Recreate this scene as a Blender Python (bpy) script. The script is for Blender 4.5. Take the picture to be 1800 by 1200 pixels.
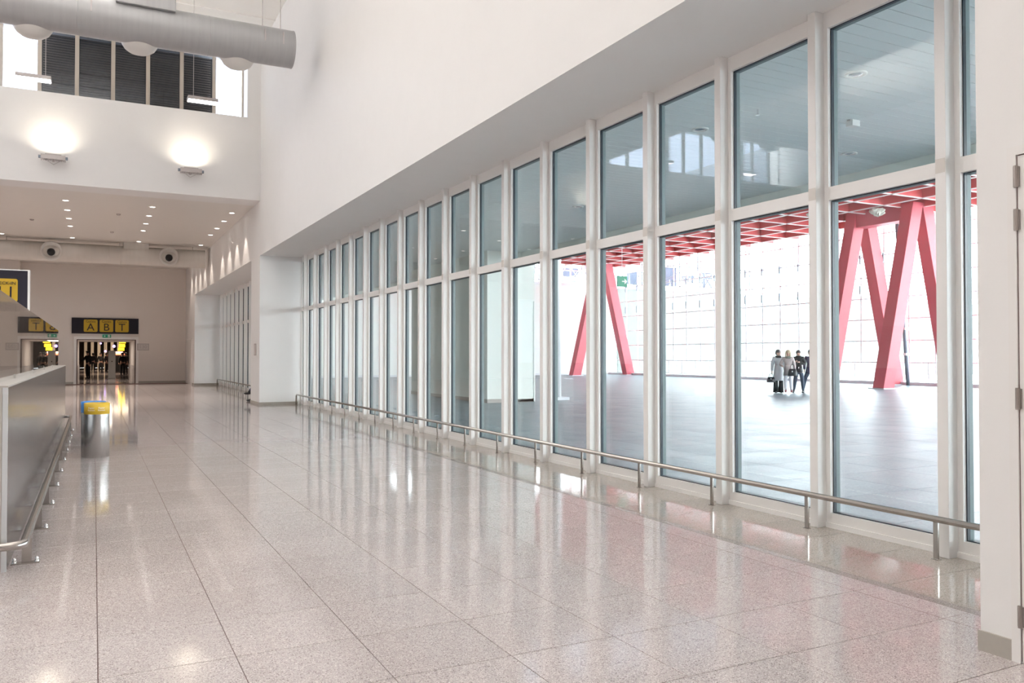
import bpy, math, random
from mathutils import Vector, Matrix, Quaternion
random.seed(7)
C = bpy.context.scene.collection
SC = bpy.context.scene
for o in list(bpy.data.objects): bpy.data.objects.remove(o)

# ------------------------------------------------------------------ camera, world, exposure, room lights
EYE = 1.55
cam = bpy.data.cameras.new('camera'); camo = bpy.data.objects.new('camera', cam); C.objects.link(camo)
cam.sensor_width = 36; cam.lens = 1434 / 1800 * 36; cam.clip_end = 500
camo.location = (0, 0, EYE)
camo.rotation_euler = (math.radians(90 + 0.959), 0, math.radians(-27.14))
SC.camera = camo

w = bpy.data.worlds.new('sky'); SC.world = w; w.use_nodes = True
bg = w.node_tree.nodes['Background']
bg.inputs[0].default_value = (0.91, 0.955, 1.0, 1); bg.inputs[1].default_value = 13   # overcast sky
SC.view_settings.view_transform = 'Standard'; SC.view_settings.look = 'None'
SC.view_settings.exposure = 0.28; SC.view_settings.gamma = 1.0; SC.view_settings.use_curve_mapping = False
SC.cycles.max_bounces = 12; SC.cycles.diffuse_bounces = 6; SC.cycles.glossy_bounces = 6
SC.cycles.transparent_max_bounces = 24; SC.cycles.sample_clamp_indirect = 6
SC.cycles.use_denoising = True

def area(name, loc, size, power, color=(1, 0.98, 0.968), rot=(0, 0, 0), sy=None):
    l = bpy.data.lights.new(name, 'AREA'); l.energy = power; l.color = color
    l.shape = 'RECTANGLE'; l.size = size; l.size_y = sy or size
    o = bpy.data.objects.new(name, l); C.objects.link(o); o.location = loc; o.rotation_euler = rot
    return o
HALL_W = 45
# added fill lamps without fittings, pointing up to wash the high ceiling
for y in (-2, 5, 12, 19):
    for x in (-12, -6, 0): area('hall_fill', (x, y, 9.3), 1.6, 330 if y > 0 else 130, rot=(math.pi, 0, 0), sy=1.2)

# ------------------------------------------------------------------ materials
def nodes(name):
    m = bpy.data.materials.new(name); m.use_nodes = True
    return m, m.node_tree.nodes, m.node_tree.links, m.node_tree.nodes['Principled BSDF']
def mat(name, col, rough=0.6, metal=0.0, var=0.04, scale=3.0, bump=0.0, stretch=None, bscale=None, emit=None, es=0, spec=0.5, rvar=0.0):
    m, N, L, b = nodes(name)
    b.inputs['Roughness'].default_value = rough; b.inputs['Metallic'].default_value = metal
    b.inputs['Specular IOR Level'].default_value = spec
    g = N.new('ShaderNodeNewGeometry'); mp = N.new('ShaderNodeMapping'); L.new(g.outputs['Position'], mp.inputs[0])
    if stretch: mp.inputs['Scale'].default_value = stretch
    n = N.new('ShaderNodeTexNoise'); n.inputs['Scale'].default_value = scale; n.inputs['Detail'].default_value = 4
    L.new(mp.outputs[0], n.inputs['Vector'])
    mx = N.new('ShaderNodeMix'); mx.data_type = 'RGBA'
    mx.inputs[6].default_value = tuple(max(0, c * (1 - var)) for c in col) + (1,)
    mx.inputs[7].default_value = tuple(min(1, c * (1 + var)) for c in col) + (1,)
    L.new(n.outputs[0], mx.inputs[0]); L.new(mx.outputs[2], b.inputs['Base Color'])
    if rvar:
        r = N.new('ShaderNodeMapRange'); r.inputs['To Min'].default_value = rough - rvar; r.inputs['To Max'].default_value = rough + rvar
        L.new(n.outputs[0], r.inputs['Value']); L.new(r.outputs[0], b.inputs['Roughness'])
    if bump:
        n2 = N.new('ShaderNodeTexNoise'); n2.inputs['Scale'].default_value = bscale or scale * 8
        L.new(mp.outputs[0], n2.inputs['Vector'])
        bp = N.new('ShaderNodeBump'); bp.inputs['Strength'].default_value = bump; bp.inputs['Distance'].default_value = 0.01
        L.new(n2.outputs[0], bp.inputs['Height']); L.new(bp.outputs[0], b.inputs['Normal'])
    if emit:
        b.inputs['Emission Color'].default_value = emit + (1,); b.inputs['Emission Strength'].default_value = es
    return m
M = {}
M['wall'] = mat('wall_paint', (0.80, 0.792, 0.785), 0.75, var=0.015, bump=0.03, bscale=60)
M['soffit'] = mat('soffit_paint', (0.76, 0.752, 0.745), 0.75, var=0.015)
M['endwall'] = mat('end_wall_paint', (0.74, 0.69, 0.65), 0.7, var=0.02, scale=0.6)
M['ceil'] = mat('ceiling_paint', (0.72, 0.69, 0.65), 0.35, var=0.015)
M['hiceil'] = mat('high_ceiling_paint', (0.80, 0.785, 0.75), 0.7, var=0.02)
M['frame'] = mat('frame_powder_coat', (0.84, 0.825, 0.81), 0.38, var=0.01)
M['joint'] = mat('joint_plate_grey', (0.66, 0.62, 0.58), 0.45, var=0.02)
M['gasket'] = mat('black_gasket', (0.012, 0.022, 0.035), 0.35, var=0.1)
M['bead'] = mat('grey_glazing_bead', (0.16, 0.21, 0.22), 0.5, var=0.03)
M['scaff'] = mat('scaffold_tube', (0.05, 0.055, 0.07), 0.5, 0.3, var=0.05)
M['net'] = mat('blue_grey_scaffold_netting', (0.05, 0.06, 0.09), 0.8, var=0.3, scale=1.5)
M['conc'] = mat('outer_wall_dimmed', (0.135, 0.15, 0.138), 0.8, var=0.05)  # outdoor stretch of the pale wall, base colour darkened to offset the bright sky
M['steel'] = mat('brushed_steel', (0.50, 0.49, 0.48), 0.27, 1.0, var=0.03, scale=3)
M['railsteel'] = mat('satin_rail_steel', (0.44, 0.41, 0.385), 0.25, 1.0, var=0.05, scale=20)
M['panelsteel'] = mat('brushed_counter_steel', (0.33, 0.325, 0.33), 0.20, 1.0, var=0.07, scale=5, stretch=(1, 6, 0.25), rvar=0.06)
M['edge'] = mat('pale_edge_trim', (0.75, 0.78, 0.8), 0.3, 0.6, var=0.02)
M['ledge'] = mat('counter_ledge_steel', (0.62, 0.59, 0.56), 0.35, 0.8, var=0.05)
M['chrome'] = mat('chrome', (0.8, 0.8, 0.8), 0.08, 1.0, var=0.01)
M['duct'] = mat('galvanised_duct_paint', (0.37, 0.37, 0.375), 0.42, 0.25, var=0.12, scale=2.0, stretch=(6, 1, 0.3))
M['duct2'] = mat('pale_duct_paint', (0.60, 0.57, 0.53), 0.5, 0.1, var=0.07, scale=2.0, stretch=(4, 1, 0.4))
M['nozzle'] = mat('nozzle_plastic_white', (0.66, 0.64, 0.61), 0.4, var=0.03)
M['black'] = mat('matt_black', (0.012, 0.012, 0.014), 0.5, var=0.1)
M['darkslat'] = mat('dark_louvre_slat', (0.32, 0.26, 0.21), 0.55, var=0.15)
M['beigeframe'] = mat('clerestory_frame', (0.50, 0.44, 0.37), 0.5, var=0.03)
M['skirt'] = mat('grey_skirting_stone', (0.36, 0.335, 0.30), 0.4, var=0.06, scale=30)
M['grout'] = mat('brown_grout', (0.12, 0.06, 0.055), 0.8, var=0.1, scale=30)
M['cgrout'] = mat('grey_grout', (0.16, 0.19, 0.22), 0.8, var=0.1, scale=30)
M['signnavy'] = mat('sign_navy', (0.018, 0.017, 0.027), 0.6, var=0.05, spec=0.25)
M['signyellow'] = mat('sign_yellow', (0.40, 0.25, 0.009), 0.5, var=0.03, emit=(0.6, 0.36, 0.01), es=0.06)
M['signgreen'] = mat('sign_green', (0.01, 0.20, 0.11), 0.4, var=0.03, emit=(0.01, 0.3, 0.16), es=0.15)
M['greenpale'] = mat('sign_green_pale', (0.05, 0.55, 0.38), 0.4, var=0.03, emit=(0.05, 0.6, 0.42), es=0.4)
M['signwhite'] = mat('sign_white', (0.8, 0.8, 0.78), 0.5, var=0.02)
M['plaque'] = mat('grey_plaque', (0.46, 0.42, 0.41), 0.4, 0.2, var=0.03)
M['plaque2'] = mat('plaque_face', (0.60, 0.56, 0.54), 0.4, 0.1, var=0.03)
M['hinge'] = mat('hinge_metal', (0.34, 0.30, 0.28), 0.4, 0.8, var=0.05)
M['doorpaint'] = mat('door_paint', (0.79, 0.775, 0.76), 0.5, var=0.01)
M['binyellow'] = mat('bin_yellow', (0.62, 0.40, 0.03), 0.45, var=0.03)
M['binblue'] = mat('bin_blue', (0.03, 0.22, 0.60), 0.4, var=0.03)
M['red'] = mat('red_steel_paint', (0.46, 0.06, 0.085), 0.42, var=0.05, scale=1.5)
M['redceil'] = mat('red_ceiling_paint', (0.55, 0.085, 0.085), 0.5, var=0.06, scale=1.5)
M['redflange'] = mat('white_flange', (0.85, 0.80, 0.78), 0.5, var=0.02)
M['cpanel'] = mat('metal_ceiling_panel', (0.74, 0.79, 0.79), 0.38, 0.1, var=0.02)
M['cwhite'] = mat('concourse_white', (0.82, 0.87, 0.84), 0.6, var=0.02)
M['cgrey'] = mat('concourse_grey_wall', (0.78, 0.82, 0.77), 0.6, var=0.02)
M['facade'] = mat('facade_white_metal', (0.80, 0.82, 0.85), 0.4, var=0.02)
M['facadedark'] = mat('facade_grey_bracket', (0.20, 0.23, 0.28), 0.5, 0.3, var=0.05)
M['kerb'] = mat('pale_kerb', (0.66, 0.70, 0.73), 0.6, var=0.05)
M['outground'] = mat('pale_apron', (0.80, 0.82, 0.84), 0.8, var=0.03)
M['tube'] = mat('lamp_diffuser', (0.9, 0.9, 0.9), 0.5, emit=(1, 0.93, 0.96), es=14)
M['down'] = mat('downlight_lens', (0.9, 0.9, 0.9), 0.5, emit=(1, 0.93, 0.86), es=9)
M['ledgreen'] = mat('green_led', (0, 0.5, 0.2), 0.5, emit=(0, 1, 0.4), es=3)
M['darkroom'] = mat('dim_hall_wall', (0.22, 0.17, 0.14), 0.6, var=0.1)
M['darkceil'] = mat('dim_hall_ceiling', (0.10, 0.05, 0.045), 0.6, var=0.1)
M['drape'] = mat('dim_hall_pilaster', (0.3, 0.26, 0.21), 0.6, var=0.05)
M['glowyellow'] = mat('lit_yellow_sign', (0.8, 0.5, 0.02), 0.5, emit=(1, 0.62, 0.02), es=3.0)
M['glowred'] = mat('lit_red_sign', (0.8, 0.1, 0.05), 0.5, emit=(1, 0.22, 0.10), es=3.0)
M['glowpink'] = mat('lit_shop_front', (0.8, 0.5, 0.4), 0.5, emit=(1, 0.55, 0.40), es=3.0)
M['glowviolet'] = mat('lit_violet_lamp', (0.5, 0.3, 0.9), 0.5, emit=(0.45, 0.28, 1.0), es=4.0)
M['insul'] = mat('crumpled_sheeting', (0.55, 0.56, 0.48), 0.5, var=0.3, scale=8, bump=0.6, bscale=9)

def glass(name, tint, ior0=0.04, gloss=(1, 1, 1)):
    m = bpy.data.materials.new(name); m.use_nodes = True; N = m.node_tree.nodes; L = m.node_tree.links
    N.remove(N['Principled BSDF'])
    g = N.new('ShaderNodeNewGeometry'); d = N.new('ShaderNodeVectorMath'); d.operation = 'DOT_PRODUCT'
    L.new(g.outputs['Incoming'], d.inputs[0]); L.new(g.outputs['Normal'], d.inputs[1])
    def mth(op, a, b=None):
        n = N.new('ShaderNodeMath'); n.operation = op
        for i, v in enumerate((a, b)):
            if v is None: continue
            if isinstance(v, (int, float)): n.inputs[i].default_value = v
            else: L.new(v, n.inputs[i])
        return n.outputs[0]
    c = mth('ABSOLUTE', d.outputs['Value']); f = mth('POWER', mth('SUBTRACT', 1.0, c), 5.0)
    r = mth('ADD', mth('MULTIPLY', f, 1 - ior0), ior0)
    t = N.new('ShaderNodeBsdfTransparent'); t.inputs[0].default_value = tint + (1,)
    gl = N.new('ShaderNodeBsdfGlossy'); gl.inputs['Roughness'].default_value = 0.0; gl.inputs[0].default_value = gloss + (1,)
    mx = N.new('ShaderNodeMixShader'); L.new(r, mx.inputs[0]); L.new(t.outputs[0], mx.inputs[1]); L.new(gl.outputs[0], mx.inputs[2])
    L.new(mx.outputs[0], N['Material Output'].inputs[0])
    return m
M['glass'] = glass('window_glass', (0.955, 0.985, 0.98))
M['fglass'] = glass('facade_glass', (0.97, 0.985, 0.99))
M['screen'] = glass('counter_screen_glass', (0.93, 0.95, 0.94))
M['clear'] = glass('clerestory_glass', (0.58, 0.61, 0.67))

def granite(name, base, dark, light, rough, rnd=0.06, scale=210):
    m, N, L, b = nodes(name)
    g = N.new('ShaderNodeNewGeometry'); oi = N.new('ShaderNodeObjectInfo')
    v = N.new('ShaderNodeTexVoronoi'); v.inputs['Scale'].default_value = scale; L.new(g.outputs['Position'], v.inputs['Vector'])
    sx = N.new('ShaderNodeSeparateColor'); L.new(v.outputs['Color'], sx.inputs[0])
    cr = N.new('ShaderNodeValToRGB'); cr.color_ramp.interpolation = 'LINEAR'
    e = cr.color_ramp.elements; e[0].position = 0.0; e[0].color = dark + (1,); e[1].position = 1.0; e[1].color = light + (1,)
    x = e.new(0.22); x.color = tuple(c * 0.93 for c in base) + (1,); x = e.new(0.75); x.color = base + (1,)
    L.new(sx.outputs[0], cr.inputs[0])
    n = N.new('ShaderNodeTexNoise'); n.inputs['Scale'].default_value = 1.3; n.inputs['Detail'].default_value = 5; L.new(g.outputs['Position'], n.inputs['Vector'])
    mr = N.new('ShaderNodeMapRange'); mr.inputs['To Min'].default_value = 0.90; mr.inputs['To Max'].default_value = 1.08; L.new(n.outputs[0], mr.inputs['Value'])
    m2 = N.new('ShaderNodeMapRange'); m2.inputs['To Min'].default_value = 1 - rnd; m2.inputs['To Max'].default_value = 1 + rnd; L.new(oi.outputs['Random'], m2.inputs['Value'])
    mu = N.new('ShaderNodeMath'); mu.operation = 'MULTIPLY'; L.new(mr.outputs[0], mu.inputs[0]); L.new(m2.outputs[0], mu.inputs[1])
    vm = N.new('ShaderNodeVectorMath'); vm.operation = 'SCALE'; L.new(cr.outputs[0], vm.inputs[0]); L.new(mu.outputs[0], vm.inputs['Scale'])
    L.new(vm.outputs[0], b.inputs['Base Color'])
    r2 = N.new('ShaderNodeMapRange'); r2.inputs['To Min'].default_value = rough * 0.75; r2.inputs['To Max'].default_value = rough * 1.3
    L.new(n.outputs[0], r2.inputs['Value']); L.new(r2.outputs[0], b.inputs['Roughness'])
    b.inputs['Specular IOR Level'].default_value = 0.6 if rough < .2 else 0.3
    return m
M['granite'] = granite('polished_pink_granite', (0.53, 0.475, 0.468), (0.18, 0.14, 0.14), (0.80, 0.745, 0.735), 0.07, rnd=0.035)
M['granite2'] = granite('grey_border_granite', (0.43, 0.385, 0.345), (0.17, 0.14, 0.12), (0.60, 0.55, 0.50), 0.075)
M['granite3'] = granite('dark_inlay_granite', (0.33, 0.29, 0.28), (0.15, 0.12, 0.12), (0.55, 0.50, 0.48), 0.10)
M['slate'] = granite('blue_grey_concourse_slab', (0.165, 0.23, 0.265), (0.125, 0.18, 0.215), (0.205, 0.28, 0.32), 0.35, rnd=0.10, scale=60)

# ------------------------------------------------------------------ mesh helpers
class MB:
    def __init__(s): s.v = []; s.f = []
    def box(s, x0, x1, y0, y1, z0, z1):
        n = len(s.v)
        s.v += [(x0, y0, z0), (x1, y0, z0), (x1, y1, z0), (x0, y1, z0), (x0, y0, z1), (x1, y0, z1), (x1, y1, z1), (x0, y1, z1)]
        s.f += [tuple(n + i for i in q) for q in ((0, 3, 2, 1), (4, 5, 6, 7), (0, 1, 5, 4), (1, 2, 6, 5), (2, 3, 7, 6), (3, 0, 4, 7))]
        return s
    def tube(s, pts, r, seg=12, cap=True):
        pts = [Vector(p) for p in pts]; n0 = len(s.v); rs = r if isinstance(r, (list, tuple)) else [r] * len(pts)
        ref = None
        for i, p in enumerate(pts):
            d = ((pts[min(i + 1, len(pts) - 1)] - p).normalized() + (p - pts[max(i - 1, 0)]).normalized())
            if d.length < 1e-6: d = pts[-1] - pts[0]
            d.normalize()
            if ref is None: ref = Vector((0, 0, 1)) if abs(d.z) < 0.9 else Vector((1, 0, 0))
            a = d.cross(ref)
            if a.length < 1e-3: a = d.cross(Vector((1, 0, 0)))
            a.normalize(); b = d.cross(a).normalized(); ref = -b if (-b).dot(ref) > 0 else b
            b = a.cross(d)
            for k in range(seg):
                t = 2 * math.pi * k / seg
                s.v.append(tuple(p + (a * math.cos(t) + b * math.sin(t)) * rs[i]))
        for i in range(len(pts) - 1):
            for k in range(seg):
                k2 = (k + 1) % seg
                s.f.append((n0 + i * seg + k, n0 + i * seg + k2, n0 + (i + 1) * seg + k2, n0 + (i + 1) * seg + k))
        if cap:
            s.f.append(tuple(n0 + k for k in range(seg))[::-1]); s.f.append(tuple(n0 + (len(pts) - 1) * seg + k for k in range(seg)))
        return s
    def lathe(s, prof, origin=(0, 0, 0), axis='z', seg=32, cap=False):
        n0 = len(s.v); ox, oy, oz = origin
        for (r, h) in prof:
            for k in range(seg):
                t = 2 * math.pi * k / seg; a, b = r * math.cos(t), r * math.sin(t)
                s.v.append({'z': (ox + a, oy + b, oz + h), 'y': (ox + a, oy + h, oz + b), 'x': (ox + h, oy + a, oz + b)}[axis])
        for i in range(len(prof) - 1):
            for k in range(seg):
                k2 = (k + 1) % seg
                s.f.append((n0 + i * seg + k, n0 + i * seg + k2, n0 + (i + 1) * seg + k2, n0 + (i + 1) * seg + k))
        if cap:
            s.f.append(tuple(n0 + k for k in range(seg))[::-1]); s.f.append(tuple(n0 + (len(prof) - 1) * seg + k for k in range(seg)))
        return s
    def beam(s, p0, p1, wx, wy):                       # slanted box beam, section axes along world X and Y
        n = len(s.v)
        for p in (p0, p1):
            for sx, sy in ((-1, -1), (1, -1), (1, 1), (-1, 1)):
                s.v.append((p[0] + sx * wx / 2, p[1] + sy * wy / 2, p[2]))
        s.f += [tuple(n + i for i in q) for q in ((0, 3, 2, 1), (4, 5, 6, 7), (0, 1, 5, 4), (1, 2, 6, 5), (2, 3, 7, 6), (3, 0, 4, 7))]
        return s
    def prism(s, poly, z0, z1):
        n = len(s.v); k = len(poly)
        s.v += [(x, y, z0) for x, y in poly] + [(x, y, z1) for x, y in poly]
        s.f += [tuple(n + i for i in range(k))[::-1], tuple(n + k + i for i in range(k))]
        for i in range(k): s.f.append((n + i, n + (i + 1) % k, n + k + (i + 1) % k, n + k + i))
        return s
    def mesh(s, name, m, smooth=False):
        me = bpy.data.meshes.new(name); me.from_pydata(s.v, [], s.f)
        if m: me.materials.append(M[m] if isinstance(m, str) else m)
        if smooth:
            me.polygons.foreach_set('use_smooth', [len(p.vertices) <= 4 for p in me.polygons])
        me.update(); return me
def link(o, parent=None):
    C.objects.link(o)
    if parent is not None: o.parent = parent
    return o
def ob(name, mb, m=None, parent=None, smooth=False, bevel=0, loc=None):
    me = mb.mesh(name, m, smooth) if isinstance(mb, MB) else mb
    o = bpy.data.objects.new(name, me); link(o, parent)
    if loc: o.location = loc
    if bevel:
        b = o.modifiers.new('bevel', 'BEVEL'); b.width = bevel; b.segments = 2; b.limit_method = 'ANGLE'
    return o
def tag(o, label, cat=None, group=None, kind=None):
    o['label'] = label
    if cat: o['category'] = cat
    if group: o['group'] = group
    if kind: o['kind'] = kind
    return o
def thing(name, label, cat, loc=(0, 0, 0), rz=0, group=None, kind=None):
    o = bpy.data.objects.new(name, None); C.objects.link(o); o.location = loc; o.rotation_euler = (0, 0, rz); o.empty_display_size = 0.1
    return tag(o, label, cat, group, kind)
def struct(name, mb, m, label, cat='wall', bevel=0):
    o = ob(name, mb, m, bevel=bevel); return tag(o, label, cat, kind='structure')
def dup(root, loc=None, rz=None, label=None):
    r = root.copy(); C.objects.link(r)
    if loc is not None: r.location = loc
    if rz is not None: r.rotation_euler = (0, 0, rz)
    if label: r['label'] = label
    for ch in list(root.children):
        c = ch.copy(); C.objects.link(c); c.parent = r
        for g in list(ch.children):
            d = g.copy(); C.objects.link(d); d.parent = c
    return r
ORD = ['first', 'second', 'third', 'fourth', 'fifth', 'sixth', 'seventh', 'eighth', 'ninth', 'tenth', 'eleventh', 'twelfth',
       'thirteenth', 'fourteenth', 'fifteenth', 'sixteenth', 'seventeenth', 'eighteenth', 'nineteenth', 'twentieth']
def text(body, size, m, parent, loc, rot, extrude=0.002, align='CENTER', sx=1.0, name='lettering'):
    cu = bpy.data.curves.new('t', 'FONT'); cu.body = body; cu.size = size; cu.extrude = extrude; cu.align_x = align; cu.align_y = 'CENTER'
    cu.resolution_u = 3
    t = bpy.data.objects.new('t', cu); C.objects.link(t)
    bpy.context.view_layer.update()
    me = bpy.data.meshes.new_from_object(t.evaluated_get(bpy.context.evaluated_depsgraph_get()))
    bpy.data.objects.remove(t); bpy.data.curves.remove(cu)
    me.materials.clear(); me.materials.append(M[m])
    o = ob(name, me, parent=parent); o.location = loc; o.rotation_euler = rot; o.scale = (sx, 1, 1)
    return o
FRONT = (math.pi / 2, 0, 0)          # text facing -Y (towards the camera)

# ------------------------------------------------------------------ floor of the hall
XW = 4.61; XG = 5.907; P = 0.634
base = ob('floor', MB().box(-16, 6.05, -8, 49.4, -0.2, -0.006).box(-1.6, 3.0, 49.4, 59.4, -0.2, -0.006).box(-12, 16, 59.4, 112, -0.2, -0.006), 'grout')
tag(base, 'polished pink granite floor of the hall in square tiles', 'floor', kind='structure')
def tile_me(wx, wy, m, name='floor_tile', g=0.0022):
    t = MB(); a, b = g, g
    n = 0; e = 0.002
    t.v = [(a, b, -0.006), (wx - a, b, -0.006), (wx - a, wy - b, -0.006), (a, wy - b, -0.006),
           (a, b, -e / 2), (wx - a, b, -e / 2), (wx - a, wy - b, -e / 2), (a, wy - b, -e / 2),
           (a + e, b + e, 0), (wx - a - e, b + e, 0), (wx - a - e, wy - b - e, 0), (a + e, wy - b - e, 0)]
    for k in (0, 4):
        for i in range(4): j = (i + 1) % 4; t.f.append((k + i, k + j, k + 4 + j, k + 4 + i))
    t.f.append((8, 9, 10, 11))
    return t.mesh(name, m)
tm = tile_me(P, P, 'granite')
x0 = 0.03 - P * 2; y0 = 4.407 - P * 4
for r in range(30):
    for c in range(9):
        o = bpy.data.objects.new('floor_tile', tm); link(o, base); o.location = (x0 + c * P, y0 + r * P, 0)
xe = x0 + 9 * P
rest = MB()
def flat(t, xa, xb, ya, yb, g=0.0018): 
    n = len(t.v); t.v += [(xa + g, ya + g, 0), (xb - g, ya + g, 0), (xb - g, yb - g, 0), (xa + g, yb - g, 0)]; t.f.append((n, n + 1, n + 2, n + 3))
for r in range(-12, 72):
    ya = y0 + r * P; yb = ya + P
    if ya > 49.4: break
    for c in range(-23, 9):
        if 0 <= r < 30 and 0 <= c < 9: continue
        flat(rest, x0 + c * P, x0 + (c + 1) * P, ya, min(yb, 49.4))
    flat(rest, xe, 4.70, ya, min(yb, 49.4))
for r in range(16):
    for c in range(7): flat(rest, -1.6 + c * P, -1.6 + (c + 1) * P, 49.4 + r * .625, 49.4 + (r + 1) * .625)
for r in range(26):
    for c in range(14): flat(rest, -12 + c * 2, -10 + c * 2, 59.4 + r * 2, 61.4 + r * 2)
ob('far_tiles', rest, 'granite', base)['kind'] = 'stuff'
bt = tile_me(5.99 - 4.785, P, 'granite2', 'border_tile')
for r in range(28):
    o = bpy.data.objects.new('border_tile', bt); link(o, base); o.location = (4.785, y0 + r * P, 0)
rest = MB()
for r in range(28, 72): flat(rest, 4.785, 5.99, y0 + r * P, min(y0 + (r + 1) * P, 49.4))
ob('far_border_tiles', rest, 'granite2', base)['kind'] = 'stuff'
st = MB()
for r in range(0, 38): flat(st, 4.702, 4.783, 1.87 + r * P * 2, 1.87 + (r + 1) * P * 2, 0.001)
ob('inlay_strip', st, 'granite3', base)

# ------------------------------------------------------------------ hall walls and ceilings
ZS, ZL, ZH = 4.67, 6.39, 11.25
struct('wall_right_upper', MB().box(XW, 6.12, -8, 26.3, ZS, ZH + .3).box(XW, 6.12, 26.3, 49.4, ZS, ZL + 0.3), 'wall', 'white upper wall running above the long glazed wall')
struct('wall_right_near', MB().box(4.17, 6.12, -8, 2.72, 0, ZS - 0.001).box(4.17, 4.60, -8, 2.72, ZS - 0.001, ZH), 'wall', 'cream wall end at right edge holding the service door')
struct('wall_right_pier', MB().box(XW, 6.02, 26.3, 27.87, 0, ZS), 'wall', 'white pier standing between the two glazed bays')
pier2 = struct('wall_right_far', MB().box(XW, 6.02, 44.8, 49.4, 0, ZS), 'wall', 'far white wall piece beyond the second glazed bay, with a door')
bh = struct('wall_bulkhead', MB().box(-16, XW, 26.3, 27.3, ZL, 8.96).box(4.21, XW, 26.3, 27.3, 8.96, ZH).box(-16, 4.21, 26.3, 27.3, 10.95, ZH), 'wall',
            'white bulkhead wall with clerestory windows above the low ceiling')
struct('ceiling_low', MB().box(-16, XW, 27.3, 49.4, ZL + 0.001, ZL + 0.5), 'ceil', 'low white ceiling with round downlights at the far end', 'ceiling')
hc = MB().box(-16, XW, -8, 27.3, ZH, ZH + 0.3)
for k in range(24): hc.box(-16, XW, -7.5 + k * 1.5, -7.46 + k * 1.5, ZH - 0.03, ZH)
struct('ceiling_high', hc, 'hiceil', 'high cream ceiling with thin ribs above the ducts', 'ceiling')
struct('wall_end', MB().box(-16, -0.82, 49.4, 49.8, -.15, ZL + .3).box(2.06, XW, 49.4, 49.8, -.15, ZL + .3).box(-0.82, 2.06, 49.4, 49.8, 2.40, ZL + .3).box(-16, -3.4, 48.6, 49.4, -.15, ZL + .3), 'endwall',
       'pale far end wall around the doorway to the gates')
struct('wall_left', MB().box(-16.3, -16, -8, 49.8, 0, ZH), 'wall', 'plain white wall far to the left')
struct('wall_back', MB().box(-16, 6.12, -8.3, -8, 0, ZH), 'wall', 'plain white wall behind the camera')
bs = MB()
bs.box(4.158, 4.17, 2.55, 2.73, 0, 0.105)
struct('baseboard_right_near', bs, 'skirt', 'grey stone baseboard at foot of the near right wall', 'baseboard')
struct('baseboard_pier', MB().box(XW - .015, 5.8, 26.285, 26.3, 0, .075).box(XW - .015, XW, 26.3, 27.87, 0, .075), 'skirt', 'grey baseboard around the white pier', 'baseboard')
struct('baseboard_far', MB().box(XW - .015, 5.8, 44.785, 44.8, 0, .1).box(XW - .015, XW, 44.8, 45.9, 0, .1).box(XW - .015, XW, 48.9, 49.4, 0, .1)
       .box(2.2, XW, 49.385, 49.4, 0, .12).box(-3.4, -0.96, 49.385, 49.4, 0, .12), 'skirt', 'grey baseboard along the far end wall', 'baseboard')

# ------------------------------------------------------------------ glazed wall
def window(n, ya, yb, mull, label):
    """one bay from ya (near) to yb (far); mull = y centre of its far mullion"""
    w_ = thing('window_%d' % n, label, 'window', (0, ya, 0), kind='structure')
    L_ = yb - ya
    if mull:
        f = MB().box(5.80, 6.02, L_ - .001, L_ + .089, 0, ZS); mo = ob('mullion', f, 'frame', w_, bevel=.004)
        ob('joint_plate', MB().box(5.797, 5.80, L_ + .004, L_ + .084, 2.955, 3.065), 'joint', mo)
    fr = MB()
    fr.box(XG, 6.02, 0, .047, 0, ZS).box(XG, 6.02, L_ - .047, L_, 0, ZS)
    fr.box(XG, 6.02, .047, L_ - .047, 0, .13).box(XG, 6.02, .047, L_ - .047, 4.52, ZS)
    fr.box(XG - .012, XG, .0, L_, 0, .045)
    ob('frame', fr, 'frame', w_)
    ob('transom', MB().box(XG, 6.02, .047, L_ - .047, 2.95, 3.07), 'frame', w_)
    for z0, z1 in ((.13, 2.95), (3.07, 4.52)):
        g = MB(); t = .009; a, b = .047, L_ - .047
        def lining(xa, xb):
            q = MB(); q.box(xa, xb, a, a + t, z0, z1).box(xa, xb, b - t, b, z0, z1).box(xa, xb, a + t, b - t, z0, z0 + t).box(xa, xb, a + t, b - t, z1 - t, z1); return q
        g = lining(5.942, 5.975); ob('outer_bead', lining(5.975, 6.021), 'bead', w_)
        gk = ob('gasket', g, 'gasket', w_)
        ob('pane', MB().box(5.958, 5.974, a + t, b - t, z0 + t, z1 - t), 'glass', w_)
MP = 1.262; m0 = 4.073
ys = [m0 + MP * k for k in range(-1, 18)]
n = 1
for i in range(len(ys)):
    ya = ys[i] + .045
    if i + 1 < len(ys): yb = ys[i + 1] - .045; mu = True
    else: yb = 26.3; mu = None
    if i == 0: lab = 'tall white-framed window partly hidden by the right wall'
    elif i == len(ys) - 1: lab = 'narrow last window of the long glazed wall, against the white pier'
    else: lab = 'tall two-pane window, %s full bay from the right wall' % ORD[i - 1]
    window(n, ya, yb, mu, lab); n += 1
ys = [27.87 - .045] + [m0 + MP * k for k in range(20, 33)]
for i in range(len(ys)):
    ya = ys[i] + .045
    if i + 1 < len(ys): yb = ys[i + 1] - .045; mu = True
    else: yb = 44.8; mu = None
    window(n, ya, yb, mu, 'tall two-pane window beyond the pier, %s counted from the pier' % ORD[i]); n += 1

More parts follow.
